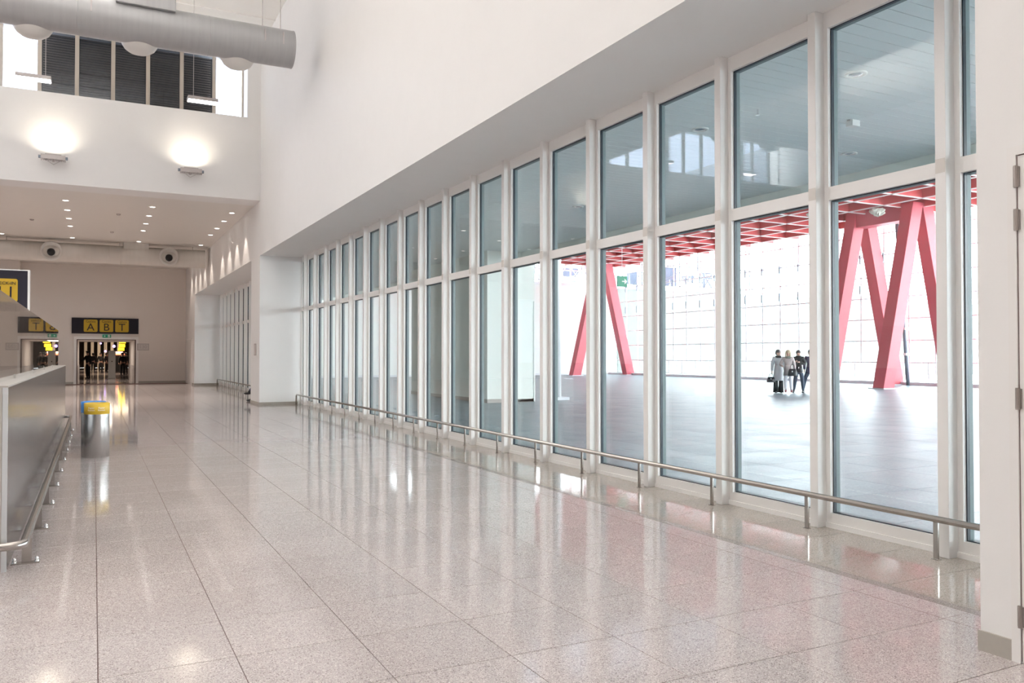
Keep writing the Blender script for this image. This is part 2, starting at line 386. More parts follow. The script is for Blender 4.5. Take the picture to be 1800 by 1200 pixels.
# kick rails along the glass
def kick_rail(ya, yb, posts, label):
    t = thing('kick_rail', label, 'rail', (5.70, ya, 0))
    L_ = yb - ya; z = .306
    pts = [(0, 0, z), (0, L_ - .08, z)] + [(0, L_ - .08 + .08 * math.sin(a), z - .08 + .08 * math.cos(a)) for a in (math.radians(d) for d in (22, 45, 67, 90))] + [(0, L_, .0)]
    ob('rail_tube', MB().tube(pts, .025, 16), 'railsteel', t, smooth=True)
    pm = MB().box(-.008, .008, -.019, .019, .0, z - .02).box(-.02, .02, -.03, .03, 0, .006).mesh('post', 'railsteel')
    for y in posts:
        o = bpy.data.objects.new('post', pm); link(o, t); o.location = (0, y - ya, 0)
kick_rail(2.3, 26.05, [m0 - .01 + MP * k for k in range(-1, 18)], 'low steel kick rail along the near long glazed wall')
kick_rail(28.0, 44.6, [m0 - .01 + MP * k for k in range(19, 32)], 'low steel kick rail along the far glazed bay past the pier')

# service door in the right wall
d1 = thing('door_1', 'cream service door at right edge with four grey hinges', 'door', (4.17, 2.55, 0), kind='structure')
fr = MB().box(-.014, 0, -.045, .0, 0, 2.61).box(-.014, 0, -1.1, -.045, 2.565, 2.61); ob('door_frame', fr, 'doorpaint', d1)
ob('door_leaf', MB().box(-.006, .02, -1.05, -.05, .01, 2.56), 'doorpaint', d1)
ob('door_gap', MB().box(-.004, .0, -.0505, -.0445, .01, 2.56).box(-.004, 0, -1.05, -.05, 2.56, 2.566), 'grout', d1)
for z in (2.455, 2.235, 1.33, .235):
    hm = MB().tube([(-.018, -.047, z - .055), (-.018, -.047, z + .055)], .011, 10).box(-.016, -.002, -.062, -.032, z - .05, z + .05)
    ob('hinge', hm, 'hinge', d1, smooth=False)

# far double door in side wall
d2 = thing('door_2', 'narrow-looking cream double door in far side wall', 'door', (XW, 45.95, 0), kind='structure')
ob('door_frame', MB().box(-.03, 0, 0, .09, 0, 2.45).box(-.03, 0, 2.75, 2.84, 0, 2.45).box(-.03, 0, 0, 2.84, 2.37, 2.45), 'frame', d2)
for k in range(2): ob('door_leaf', MB().box(-.018, 0, .095 + k * 1.328, 1.417 + k * 1.328, .01, 2.365), 'doorpaint', d2)
ob('door_handle', MB().tube([(-.06, 1.34, 1.05), (-.06, 1.22, 1.05)], .01, 8), 'chrome', d2)

pq = thing('wall_plaque', 'small grey notice plaque on the white pier', 'sign', (XW, 27.0, 1.73))
ob('plaque_frame', MB().box(-.02, 0, -.17, .17, -.19, .19), 'plaque', pq); ob('plaque_face', MB().box(-.024, -.02, -.11, .11, -.15, .15), 'plaque2', pq)

# ------------------------------------------------------------------ clerestory
win = thing('window_40', 'clerestory window strip in the bulkhead wall behind the duct', 'window', (0, 27.1, 0), kind='structure')
posts = [3.318 - .955 * k for k in range(0, 20)]
pm = MB().box(-.055, .055, -.05, .06, 8.96, 10.95).mesh('window_post', 'beigeframe')
for x in posts:
    if x > -15.5: o = bpy.data.objects.new('window_post', pm); link(o, win); o.location = (x, 0, 0)
ob('window_sill', MB().box(-15.9, 4.21, -.05, .06, 8.93, 8.99).box(4.15, 4.21, -.05, .06, 8.99, 10.95), 'beigeframe', win)
ed = [4.15] + posts
for a, b in zip(ed[1:], ed[:-1]):
    if a > -15.5: ob('pane', MB().box(a + .055, b - .055, 0, .01, 8.99, 10.95), 'clear', win)
slat = MB(); slat.v = [(0, 0, 0), (.80, 0, 0), (.80, .05, .03), (0, .05, .03), (0, .0, .016), (.80, .0, .016), (.80, .05, .046), (0, .05, .046)]
slat.f = [(0, 3, 2, 1), (4, 5, 6, 7), (0, 1, 5, 4), (1, 2, 6, 5), (2, 3, 7, 6), (3, 0, 4, 7)]
slm = slat.mesh('slat', 'darkslat')
for k in range(5):
    xa = posts[k + 1] + .077
    lv = thing('louvre_panel', 'dark louvre panel in the clerestory, %s from the right' % ORD[k], 'louvre', (xa, 27.3, 9.0), group='dark louvres behind the clerestory glass')
    ob('louvre_frame', MB().box(-.075, 0, 0, .03, -.1, 2.4).box(.80, .877, 0, .03, -.1, 2.4), 'black', lv)
    ob('backing', MB().box(-.075, .877, .14, .15, -.1, 2.4), 'black', lv)
    for s in range(30):
        o = bpy.data.objects.new('slat', slm); link(o, lv); o.location = (0, .015, .0 + s * .074)
pb = thing('plant_room', 'pale blue-grey clad block outside beyond the clerestory', 'building', (-7, 52, 8))
ob('wall_panel', MB().box(-7, 4.0, 0, 6, 0, 10.6), 'facade', pb); ob('roof_edge', MB().box(-7.1, 4.1, -.1, 6.1, 10.6, 10.8), 'kerb', pb)
for k in range(9): ob('seam', MB().box(-6.4 + k * 1.15, -6.36 + k * 1.15, -.02, 0, 0, 10.6), 'kerb', pb)

# ------------------------------------------------------------------ ducts
t = thing('air_duct', 'large round grey air duct hanging high in front of the clerestory', 'duct', (0, 19.0, 8.6))
xe_ = 4.03; R = .415
ob('duct_tube', MB().lathe([(R - .02, -15.6), (R, -15.6), (R, xe_ - .02), (R + .006, xe_ - .02), (R + .006, xe_), (R - .02, xe_), (R - .02, xe_ - .05), (.001, xe_ - .05)], axis='x', seg=56), 'duct', t, smooth=False)
for o_ in t.children: o_.data.polygons.foreach_set('use_smooth', [True] * len(o_.data.polygons)); o_.modifiers.new('e', 'EDGE_SPLIT').split_angle = .6
for x in (-3.2, -.35, 2.2): ob('seam_ring', MB().lathe([(R, x - .012), (R + .004, x - .01), (R + .004, x + .01), (R, x + .012)], axis='x', seg=56), 'duct', t, smooth=True)
for x in (-7.2, -5.2, -3.16, -1.16, .83, 2.85):
    nz = ob('nozzle', MB().lathe([(.40, .0), (.405, -.02), (.385, -.03), (.37, -.02), (.35, -.09), (.30, -.17), (.21, -.235), (.10, -.265), (.001, -.272)], axis='z', seg=36), 'nozzle', t, smooth=True)
    nz.location = (x, .24, -.29)
ob('branch_duct', MB().box(.35, 1.5, -.42, .42, .25, 2.65).box(.32, 1.53, -.45, .45, .62, .70), 'duct', t, bevel=.01)
for x in (-2.0, -.1, 3.35, 3.75):
    ob('hanger_rod', MB().tube([(x, -.05, R - .05), (x, -.05, 2.65)], .009, 6), 'plaque', t)
    ob('hanger_bracket', MB().box(x - .012, x + .012, -R - .008, -R + .05, -.05, .22), 'plaque', t)

t = thing('air_duct', 'pale round air duct under the low ceiling with two jet nozzles', 'duct', (0, 39.0, 5.86)); R = .40; xe_ = 4.42
ob('duct_tube', MB().lathe([(R, -15.6), (R, xe_), (R - .02, xe_), (R - .02, xe_ - .05), (.001, xe_ - .05)], axis='x', seg=48), 'duct2', t, smooth=True).modifiers.new('e', 'EDGE_SPLIT').split_angle = .6
for x in (-6.1, -1.6, 2.9):
    nz = ob('jet_nozzle', MB().lathe([(.26, -.2), (.36, -.36), (.385, -.42), (.40, -.44), (.395, -.455), (.33, -.455), (.31, -.44), (.27, -.36), (.24, -.33), (.20, -.33)], origin=(x, 0, 0), axis='y', seg=40), 'nozzle', t, smooth=True)
    ob('nozzle_dish', MB().lathe([(.21, -.34), (.17, -.41), (.14, -.43)], origin=(x, 0, -.03), axis='y', seg=32), 'nozzle', nz, smooth=True)
    ob('nozzle_opening', MB().lathe([(.155, -.40), (.14, -.46), (.09, -.50), (.001, -.51)], origin=(x, 0, -.05), axis='y', seg=32), 'black', nz, smooth=True)
for x in (-3.5, .55, 1.0): ob('seam_ring', MB().lathe([(R, x - .012), (R + .005, x - .01), (R + .005, x + .01), (R, x + .012)], axis='x', seg=48), 'duct2', t, smooth=True)
for x in (-3.2, .95, 3.9): ob('hanger_rod', MB().tube([(x, -.1, R - .05), (x, -.1, .52)], .012, 6), 'plaque', t)
ob('branch_duct', MB().box(1.1, 2.1, -.3, .3, .2, .53), 'duct2', t)

# ------------------------------------------------------------------ lamps
for i, (x, y) in enumerate(((-1.30, 22), (2.42, 22), (-5.02, 22), (-8.74, 22), (-12.46, 22))):
    t = thing('pendant_light', ['bright box pendant light before the left louvres', 'bright box pendant light before the right end of the louvres', 'bright box pendant light just beyond the left edge, seen only mirrored', 'bright box pendant light mirrored small in the second full glass bay', 'bright box pendant light farthest left of the row'][i], 'lamp', (x, y, 8.03), group='box pendants under the duct')
    ob('housing', MB().box(-.36, .36, -.17, .17, .0, .05).box(-.36, .36, -.17, -.155, -.035, .0).box(-.36, .36, .155, .17, -.035, 0).box(-.36, -.35, -.17, .17, -.035, 0).box(.35, .36, -.17, .17, -.035, 0), 'plaque', t)
    ob('diffuser', MB().box(-.35, .35, -.155, .155, -.032, -.004), 'tube', t)
    ob('suspension_wire', MB().tube([(.24 if i == 0 else -.22, 0, .05), (.24 if i == 0 else -.22, 0, ZH - 8.03)], .006, 6), 'plaque', t)
ul = []
for i, x in enumerate((-8.25, -4.65, -1.05, 2.55)):
    t = thing('wall_uplight', ['ribbed grey wall uplight far left on the bulkhead', 'ribbed grey wall uplight second from left on the bulkhead', 'ribbed grey wall uplight under the left louvres',
              'ribbed grey wall uplight near the right corner of the bulkhead'][i], 'lamp', (x, 26.3, 7.06), group='uplights on the bulkhead wall')
    b = MB().box(-.30, .30, -.34, -.16, -.05, .07)
    for k in range(14): b.box(-.30 + k * .045, -.28 + k * .045, -.36, -.14, -.075, -.05)
    ob('lamp_body', b, 'plaque', t)
    ob('end_cap', MB().box(-.36, -.30, -.30, -.20, -.03, .04), 'facadedark', t); ob('end_cap', MB().box(.30, .36, -.30, -.20, -.03, .04), 'facadedark', t)
    ob('reflector', MB().box(-.2, .2, -.33, -.17, .07, .09), 'hinge', t)
    ob('wall_arm', MB().box(-.03, .03, -.2, 0, -.06, -.03).tube([(-.2, -.25, -.06), (0, 0, -.14), (.2, -.25, -.06)], .006, 6), 'plaque', t)
    a = area('uplight_beam', (x, 26.3 - .34, 7.17), .4, 13, (1, .90, .72), rot=(math.radians(180 - 6), 0, 0), sy=.12); a.data.spread = math.radians(145)
dl = []
rows = [29.0, 30.9, 32.8, 34.7, 38.1, 40.5, 42.4, 44.3, 46.2]
lm = MB().lathe([(.085, -.004), (.001, -.004)], seg=20).mesh('lens', 'down'); rm = MB().lathe([(.115, 0), (.112, -.012), (.088, -.012), (.085, 0)], seg=20).mesh('bezel', 'signwhite', True)
cols = [(-5.78, 'far left'), (-3.30, 'left'), (-.82, 'second'), (1.67, 'third'), (4.15, 'wall-side')]
for cx, cn in cols:
    for i, y in enumerate(rows):
        vis = cx > -3.5
        t = thing('downlight', 'round white downlight in the %s row of the low ceiling, %s from the bulkhead' % (cn, ORD[i]), 'lamp', (cx, y, ZL), group='round downlights in the low ceiling')
        o = bpy.data.objects.new('bezel', rm); link(o, t); o = bpy.data.objects.new('lens', lm); link(o, t)
        l = bpy.data.lights.new('downlight_beam', 'SPOT'); l.energy = 260 if cx < 4 else 120; l.color = (1, .86, .74); l.spot_size = math.radians(66 if cx < 4 else 62); l.spot_blend = .5 if cx < 4 else .25; l.shadow_soft_size = .07
        lo = bpy.data.objects.new('downlight_beam', l); C.objects.link(lo); lo.location = (cx, y, ZL - .03)
for i, (x, y) in enumerate(((.72, 31.0), (-2.0, 33.6), (.6, 35.6))):
    tag(ob('smoke_detector', MB().lathe([(.07, 0), (.07, -.02), (.045, -.05), (.001, -.055)], origin=(x, y, ZL), seg=16), 'plaque', smooth=True),
        'small round ceiling detector, %s' % ('nearest, between middle downlight rows', 'left one in the low ceiling', 'farthest, just before the pale duct')[i], 'detector')

# ------------------------------------------------------------------ far doorway, signs
def plate(w_, h_, r=.05, t_=.012):
    poly = []
    for cx, cz, a0 in ((w_ / 2 - r, h_ / 2 - r, 0), (-w_ / 2 + r, h_ / 2 - r, 90), (-w_ / 2 + r, -h_ / 2 + r, 180), (w_ / 2 - r, -h_ / 2 + r, 270)):
        for k in range(5): a = math.radians(a0 + k * 22.5); poly.append((cx + r * math.cos(a), cz + r * math.sin(a)))
    m_ = MB().prism(poly, 0, t_); m_.v = [(x, -z, y) for x, y, z in m_.v]; return m_
def exit_sign(loc, wd, ht, m, label, name='exit_sign', left=True):
    t = thing(name, label, 'sign', loc); s = -1 if left else 1
    ob('sign_box', MB().box(-wd / 2, wd / 2, 0, .06, -ht / 2, ht / 2), m, t)
    y = -.004; a = MB(); h = ht
    cx = s * wd * .22
    for pts in ([(cx - s * h * .28, -h * .05), (cx + s * h * .05, -h * .05), (cx + s * h * .05, h * .05), (cx - s * h * .28, h * .05)], [(cx + s * h * .3, 0), (cx, h * .28), (cx, -h * .28)]):
        k = len(a.v); a.v += [(p[0], y, p[1]) for p in pts]; a.f.append(tuple(range(k, k + len(pts))))
    ob('arrow', a, 'signwhite', t)
    if wd > ht * 1.3:
        dx = -s * wd * .25; d = MB().box(dx - h * .3, dx + h * .3, y, 0, -h * .38, h * .38); ob('doorway_symbol', d, 'signwhite', t)
        ob('running_figure', MB().beam((dx - h * .12, y - .003, -h * .34), (dx + .02 * h, y - .003, 0), h * .09, .004).beam((dx + h * .16, y - .003, -h * .3), (dx, y - .003, 0), h * .09, .004)
           .beam((dx, y - .003, 0), (dx + h * .06, y - .003, h * .2), h * .13, .004).box(dx + h * .03, dx + h * .13, y - .005, y - .001, h * .22, h * .33), m, t)
    return t
exit_sign((.62, 49.33, 2.58), .42, .17, 'signgreen', 'small green exit sign above the far doorway')
t = thing('gate_sign', 'long dark sign with three yellow gate squares above far doorway', 'sign', (.56, 49.3, 3.13))
ob('sign_board', MB().box(-1.62, 1.62, 0, .1, -.42, .42), 'signnavy', t)
for i, ch in enumerate('ABT'):
    x = (-.72, .04, .80)[i]
    k = ob('yellow_square', plate(.66, .66, .06), 'signyellow', t); k.location = (x, 0, 0); k['label'] = 'yellow gate %s square' % ch
    text(ch, .56, 'signnavy', k, (0, -.016, -.09), FRONT); text('Gates', .20, 'signnavy', k, (0, -.016, .23), FRONT)
t = thing('door_plaque', 'grey framed number plaque right of the far doorway', 'sign', (2.42, 49.36, 2.0))
ob('plaque_frame', MB().box(-.30, .30, 0, .04, -.19, .19), 'plaque', t); ob('plaque_face', MB().box(-.26, .26, -.008, 0, -.15, .15), 'plaque2', t)
text('130', .26, 'plaque', t, (0, -.012, 0), FRONT)
t = thing('door_3', 'white-framed open doorway leading to the gates', 'door', (0, 49.4, 0), kind='structure')
ob('door_frame', MB().box(-.95, -.82, -.03, .4, 0, 2.55).box(2.06, 2.19, -.03, .4, 0, 2.55).box(-.82, 2.06, -.03, .4, 2.40, 2.55), 'frame', t)
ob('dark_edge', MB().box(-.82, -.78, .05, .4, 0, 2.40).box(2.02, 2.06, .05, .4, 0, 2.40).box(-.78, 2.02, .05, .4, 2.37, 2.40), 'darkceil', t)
struct('wall_passage_left', MB().box(-1.1, -.82, 49.8, 59.4, 0, 2.5), 'endwall', 'left wall of the passage behind the far doorway')
struct('wall_passage_right', MB().box(2.06, 2.3, 49.8, 59.4, 0, 2.5), 'endwall', 'right wall of the passage behind the far doorway')
struct('trim_1', MB().box(2.03, 2.06, 49.8, 59.4, 0, .96).box(-.82, -.79, 49.8, 59.4, 0, .96), 'plaque2', 'grey lower wall panels of the passage', 'trim')
struct('ceiling_passage', MB().box(-1.1, 2.3, 49.8, 59.4, 2.40, 2.5), 'endwall', 'low ceiling of the passage behind the far doorway', 'ceiling')
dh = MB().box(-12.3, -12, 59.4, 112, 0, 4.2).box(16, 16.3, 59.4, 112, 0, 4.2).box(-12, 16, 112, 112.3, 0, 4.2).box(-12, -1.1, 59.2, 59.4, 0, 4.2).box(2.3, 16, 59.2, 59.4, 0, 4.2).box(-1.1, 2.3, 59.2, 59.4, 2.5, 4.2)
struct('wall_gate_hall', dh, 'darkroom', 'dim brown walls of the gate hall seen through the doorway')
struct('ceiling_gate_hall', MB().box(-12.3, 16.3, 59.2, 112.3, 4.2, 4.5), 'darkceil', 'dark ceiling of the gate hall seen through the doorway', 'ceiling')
for k in range(6):
    tag(ob('pilaster', MB().box(-.9 + k * .62, -.62 + k * .62, 96, 96.6, 0, 4.2), 'drape'), 'pale upright pilaster at the back of the gate hall, %s from the left' % ORD[k], 'column', 'pilasters in the gate hall')
t = thing('info_totem', 'white freestanding panel in the middle of the far doorway', 'panel', (1.08, 60.6, 0))
ob('panel_body', MB().box(-.22, .22, -.1, .1, 0, 1.85), 'signwhite', t, bevel=.01); ob('dark_button', MB().box(-.03, .03, -.108, -.1, 1.1, 1.17), 'black', t); ob('foot', MB().box(-.25, .25, -.15, .15, 0, .03), 'plaque', t)
for i, (px, z) in enumerate(((2.25, 2.75), (2.30, 2.42), (2.32, 2.12))):
    t = thing('lit_sign', 'small lit yellow sign in the gate hall, %s of three stacked' % ('top', 'middle', 'bottom')[i], 'sign', (px, 80 + i * 3, z), group='lit yellow signs in the gate hall')
    ob('sign_face', MB().box(-.26, .26, 0, .1, -.14, .14), 'glowyellow', t); ob('sign_housing', MB().box(-.28, .28, .1, .2, -.16, .16), 'black', t); ob('hanger_rod', MB().tube([(0, .15, .16), (0, .15, 4.2 - z)], .02, 6), 'black', t)
t = thing('shop_sign', 'glowing red and pink shop band in the gate hall', 'sign', (1.95, 84, 1.72)); ob('lit_band', MB().box(-.5, .45, 0, .1, -.02, .16), 'glowpink', t); ob('red_band', MB().box(-.62, .62, .02, .12, -.16, -.02), 'glowred', t); ob('sign_support', MB().box(-.6, .6, .12, .3, -1.72, .16), 'black', t)
for i, (x, z) in enumerate(((1.62, 2.35), (.92, 1.9), (.55, 2.6))):
    t = thing('violet_lamp', 'small violet lamp in the gate hall, %s' % ('brightest by the shop band', 'low one above the white panel', 'high one left of centre')[i], 'lamp', (x, 82, z)); r = (.13, .1, .08)[i]
    ob('bulb', MB().lathe([(.001, -r), (r * .7, -r * .7), (r, 0), (r * .7, r * .7), (.001, r)], seg=14), 'glowviolet', t, smooth=True); ob('cord', MB().tube([(0, 0, r), (0, 0, 4.2 - z)], .015, 6), 'black', t)
for i, (x, y) in enumerate(((.36, 66), (.80, 70), (1.05, 76), (1.3, 82), (1.5, 88))):
    tag(ob('ceiling_disc_light', MB().lathe([(.16, 0), (.16, -.03), (.001, -.03)], origin=(x, y, 4.199 if 0 else 2.9 + (y - 66) * .012), seg=16).tube([(x, y, 2.9 + (y - 66) * .012), (x, y, 4.2)], .01, 6), 'down'), 'small bright ceiling disc in the gate hall, %s from the doorway' % ORD[i], 'lamp', 'disc lights in the gate hall')
area('gate_hall_light', (2, 75, 4.0), 5, 380, (1, .75, .55)); area('gate_hall_light', (2, 92, 4.0), 5, 500, (1, .8, .6)); area('passage_light', (.6, 54.5, 2.38), .8, 45, (1, .88, .76), sy=4)

# check-in sign
t = thing('check_in_sign', 'dark hanging check-in sign with yellow square at left edge', 'sign', (-1.93, 14.5, 2.53))
ob('sign_board', MB().box(-1.02, 1.02, 0, .08, -.31, .31), 'signnavy', t)
ob('side_frame', MB().box(1.02, 1.045, .0, .14, -.31, .325).box(-1.05, 1.02, .0, .14, .31, .325), 'signwhite', t)
k = ob('yellow_square', plate(.36, .35, .03), 'signyellow', t); k.location = (.71, 0, .005)
text('CHECK-IN', .068, 'signnavy', k, (0, -.016, .105), FRONT); text('1', .24, 'signnavy', k, (-.05, -.016, -.035), FRONT, name='digit'); text('1', .24, 'signnavy', k, (.09, -.016, -.035), FRONT, name='digit')
ob('hanger_rod', MB().tube([(-.35, .15, .32), (-.35, .15, 8.7)], .012, 8), 'plaque', t); ob('hanger_rod', MB().tube([(-.95, .15, .32), (-.95, .15, 8.7)], .012, 8), 'plaque', t)

# ------------------------------------------------------------------ check-in counter
t = thing('check_in_counter', 'long brushed steel counter wall at the left edge', 'counter', (0, 0, 0))
CX, CY0, CY1, CZ = -.548, 6.86, 20.4, 1.33
for k in range(6):
    a = CY0 + .03 + k * (CY1 - CY0 - .03) / 6; b = CY0 + .03 + (k + 1) * (CY1 - CY0 - .03) / 6
    ob('steel_panel', MB().box(CX - .03, CX, a + .0015, b - .0015, .0, CZ - .012), 'panelsteel', t)
ob('near_panel', MB().box(-3.2, CX - .032, CY0, CY0 + .03, 0, CZ - .012), 'ledge', t)
ob('corner_trim', MB().box(CX - .03, CX + .002, CY0 - .002, CY0 + .03, 0, CZ - .012), 'edge', t)
ob('far_panel', MB().box(-3.2, CX - .03, CY1 - .03, CY1, 0, CZ - .012), 'panelsteel', t)
ob('counter_top', MB().box(-1.15, CX + .004, CY0 - .004, CY1, CZ - .012, CZ).box(-3.2, -1.15, CY0 - .004, CY0 + .6, CZ - .012, CZ), 'ledge', t)
ob('counter_back', MB().box(-1.15, -1.12, CY0 + .6, CY1, 0, CZ - .012), 'ledge', t)
t = thing('glass_screen', 'clear glass screen standing on the steel counter', 'screen', (-.674, 0, CZ))
g = [7.0, 9.1, 11.7, 14.3, 17.0, 19.7]
for a, b in zip(g, g[1:]):
    ob('glass_panel', MB().box(-.006, .006, a + .004, b - .004, .0, .74), 'screen', t)
for a in g[1:-1]: ob('glass_clamp', MB().box(-.015, .015, a - .03, a + .03, 0, .04), 'chrome', t)
# low rail round the counter
t = thing('trolley_rail', 'thick low steel trolley rail wrapped round the counter', 'rail', (0, 0, 0))
rx, ry, rz_, rr = -.434, 6.76, .2, .03; cr_ = .09
pts = [(-3.2, ry, rz_), (rx - cr_, ry, rz_)] + [(rx - cr_ + cr_ * math.sin(a), ry + cr_ - cr_ * math.cos(a), rz_) for a in (math.radians(d) for d in (15, 30, 45, 60, 75, 90))] + [(rx, 20.35, rz_), (rx - .02, 20.42, rz_), (rx - .08, 20.46, rz_), (CX - .1, 20.47, rz_)]
ob('rail_tube', MB().tube(pts, rr, 18), 'railsteel', t, smooth=True)
pm = MB().box(-.032, .032, -.008, .008, .008, rz_ - .02).box(-.10, .085, -.035, .035, 0, .009).mesh('post', 'railsteel')
bm_ = MB().lathe([(.016, .009), (.016, .02), (.013, .022), (.013, .035), (.009, .043), (.001, .046)], seg=14).mesh('bolt', 'chrome', True)
for k in range(10):
    y = 7.09 + k * 1.335
    o = bpy.data.objects.new('post', pm); link(o, t); o.location = (rx, y, 0)
    for dx in (-.08, .065):
        q = bpy.data.objects.new('bolt', bm_); link(q, o); q.location = (dx, 0, 0)

# ------------------------------------------------------------------ bins
def bin_(loc, band, label, words):
    t = thing('recycling_bin', label, 'bin', loc, group='steel recycling bins'); R = .174
    ob('steel_body', MB().lathe([(.001, .0), (R - .004, .0), (R, .006), (R, .66)], seg=48), 'steel', t, smooth=True).modifiers.new('e', 'EDGE_SPLIT').split_angle = .7
    bd = ob('colour_band', MB().lathe([(R, .655), (R + .004, .657), (R + .004, .82), (R - .012, .825), (R - .02, .82), (R - .02, .70)], seg=48), band, t, smooth=True)
    ob('inner_liner', MB().lathe([(R - .02, .70), (.001, .70)], seg=48), 'black', t)
    for ang in (-115, -70):
        a = math.radians(ang)
        for j, wd in enumerate(words):
            text(wd, .036, 'signwhite', bd, ((R + .0065) * math.cos(a), (R + .0065) * math.sin(a), .752 - j * .034), (math.pi / 2, 0, a + math.pi / 2), extrude=.0006)
bin_((.05, 14.0, 0), 'binyellow', 'front steel recycling bin with yellow top band', ('Papier', 'Karton'))
bin_((.005, 14.42, 0), 'binblue', 'rear steel recycling bin with blue top band', ('PMD', 'PMC'))

# ------------------------------------------------------------------ concourse beyond the glass
FX, FY = 38.0, 55.5
cf = ob('floor_concourse', MB().box(6.05, FX + .3, -6, FY, -.2, -.006), 'cgrout'); tag(cf, 'blue-grey slab floor of the concourse beyond the glass', 'floor', kind='structure')
S = 1.2; sm = tile_me(S, S, 'slate', 'floor_slab', .002)
nx = int((FX - 6.05) / S) + 1
for r in range(22):
    for c in range(13):
        o = bpy.data.objects.new('floor_slab', sm); link(o, cf); o.location = (6.06 + c * S, 1.5 + r * S, 0)
rest = MB()
for r in range(-6, 45):
    for c in range(nx):
        if 0 <= r < 22 and c < 13: continue
        flat(rest, 6.06 + c * S, min(6.06 + (c + 1) * S, FX + .3), 1.5 + r * S, min(1.5 + (r + 1) * S, FY), .002)
ob('far_slabs', rest, 'slate', cf)['kind'] = 'stuff'
cc = ob('ceiling_concourse', MB().box(6.12, 12.6, -6, FY, 5.03, 5.3), 'cgrey'); tag(cc, 'white metal strip ceiling of the concourse beyond the glass', 'ceiling', kind='structure')
pm = MB().box(0, 6.47, 0, .19, 0, .05).mesh('ceiling_panel', 'cpanel')
for k in range(268):
    o = bpy.data.objects.new('ceiling_panel', pm); link(o, cc); o.location = (6.12, 1.8 + k * .2, 4.95)
struct('trim_fascia', MB().box(12.6, 12.9, -6, FY, 4.62, 9.3), 'cgrey', 'pale fascia beam along the edge of the strip ceiling', 'trim')
struct('wall_above_concourse', MB().box(6.12, 12.6, -6, FY, 5.3, 5.5), 'cgrey', 'slab above the strip ceiling')
def cl(i, x, y, r=.12):
    t = thing('concourse_downlight', 'round recessed fitting in the strip ceiling, %s' % i, 'lamp', (x, y, 4.95), group='round fittings in the strip ceiling')
    ob('trim_ring', MB().lathe([(r, 0), (r, -.015), (r * .75, -.02), (r * .7, 0)], seg=28), 'signwhite', t, smooth=True)
    ob('lamp_bowl', MB().lathe([(r * .7, -.004), (r * .4, -.02), (.001, -.025)], seg=24), 'chrome', t, smooth=True)
def ceilpt(px, py, z):
    # direction of a pixel in hall coordinates, from the measured camera
    yaw = math.radians(27.14); d = z * 1434 / (624 - py); u = (px - 900) / 1434 * d
    return u * math.cos(yaw) + d * math.sin(yaw), d * math.cos(yaw) - u * math.sin(yaw)
for nm, px, py in (('largest one in the nearest full bay', 1508, 127), ('lower one in the nearest full bay', 1495, 268), ('in the third bay from the right wall', 1232, 225), ('in the fifth bay from the right wall', 1016, 362)):
    x, y = ceilpt(px, py, 3.4); cl(nm, x, y, .13)
x, y = ceilpt(1502, 210, 3.4); t = thing('ceiling_speaker', 'small white box speaker on the strip ceiling', 'speaker', (x, y, 4.95)); ob('speaker_body', MB().box(-.08, .08, -.06, .06, -.09, 0), 'signwhite', t, bevel=.01); ob('speaker_bracket', MB().box(-.1, .1, -.02, .02, -.02, 0), 'plaque', t)
x, y = ceilpt(1334, 190, 3.4); t = thing('sprinkler', 'small sprinkler head under the strip ceiling', 'sprinkler', (x, y, 4.95)); ob('pipe', MB().tube([(0, 0, 0), (0, 0, -.07)], .012, 8), 'chrome', t); ob('deflector', MB().lathe([(.03, -.075), (.03, -.08), (.001, -.08)], seg=12), 'chrome', t)

# block with door
t = struct('wall_core', MB().box(11.35, 13.1, 23.9, 31, 0, 4.95), 'cgrey', 'pale grey-green block standing in the concourse')
struct('baseboard_core', MB().box(11.33, 13.1, 23.88, 23.9, 0, .12).box(11.33, 11.35, 23.88, 31, 0, .12), 'skirt', 'grey baseboard around the concourse block', 'baseboard')
t = thing('door_4', 'pale grey door in the concourse block', 'door', (12.55, 23.9, 0), kind='structure')
ob('door_frame', MB().box(-.55, -.5, -.04, 0, 0, 3.4).box(.5, .55, -.04, 0, 0, 3.4).box(-.5, .5, -.04, 0, 3.35, 3.4), 'cwhite', t); ob('door_leaf', MB().box(-.5, .5, -.02, 0, .01, 3.35), 'cwhite', t); ob('kick_panel', MB().box(-.45, .45, -.025, -.02, .1, 1.3), 'cgrey', t)
t = thing('steel_column', 'slim pale steel column on a square foot beside the block', 'column', (14.4, 24.6, 0))
ob('shaft', MB().tube([(0, 0, .05), (0, 0, 8.6)], .12, 20), 'facade', t, smooth=True); ob('base_plate', MB().box(-.3, .3, -.3, .3, 0, .1), 'kerb', t)

# end wall and facade
ew = MB().box(5.9, FX, FY, FY + .4, -.3, 7.05)
w_ = struct('wall_concourse_end', ew, 'cwhite', 'long pale wall closing the far end of the concourse')
ob('wall_seam', MB().box(5.9, FX, FY - .02, FY, 2.0, 2.06), 'facade', w_)
ob('baseboard', MB().box(5.9, 36, FY - .03, FY, 0, .14), 'kerb', w_)
ob('coping', MB().box(5.9, FX + .2, FY - .1, FY + .5, 7.05, 7.25), 'facade', w_)
ow = struct('wall_outside', MB().box(FX + .2, 85, FY, FY + .4, -.6, 7.0), 'conc', 'pale outer wall running on beyond the glazed facade')
ob('coping', MB().box(FX + .2, 85, FY - .1, FY + .5, 7.0, 7.3), 'facade', ow)
sc = thing('scaffold', 'grey scaffold with blue netting beyond the pale wall', 'scaffold', (30, 62, -.5))
for k in range(14): ob('upright', MB().tube([(k * 2.2, 0, 0), (k * 2.2, 0, 14)], .06, 6), 'scaff', sc)
for k in range(7): ob('ledger', MB().tube([(0, -.1, 1.9 * k + 1), (28.6, -.1, 1.9 * k + 1)], .05, 6), 'scaff', sc)
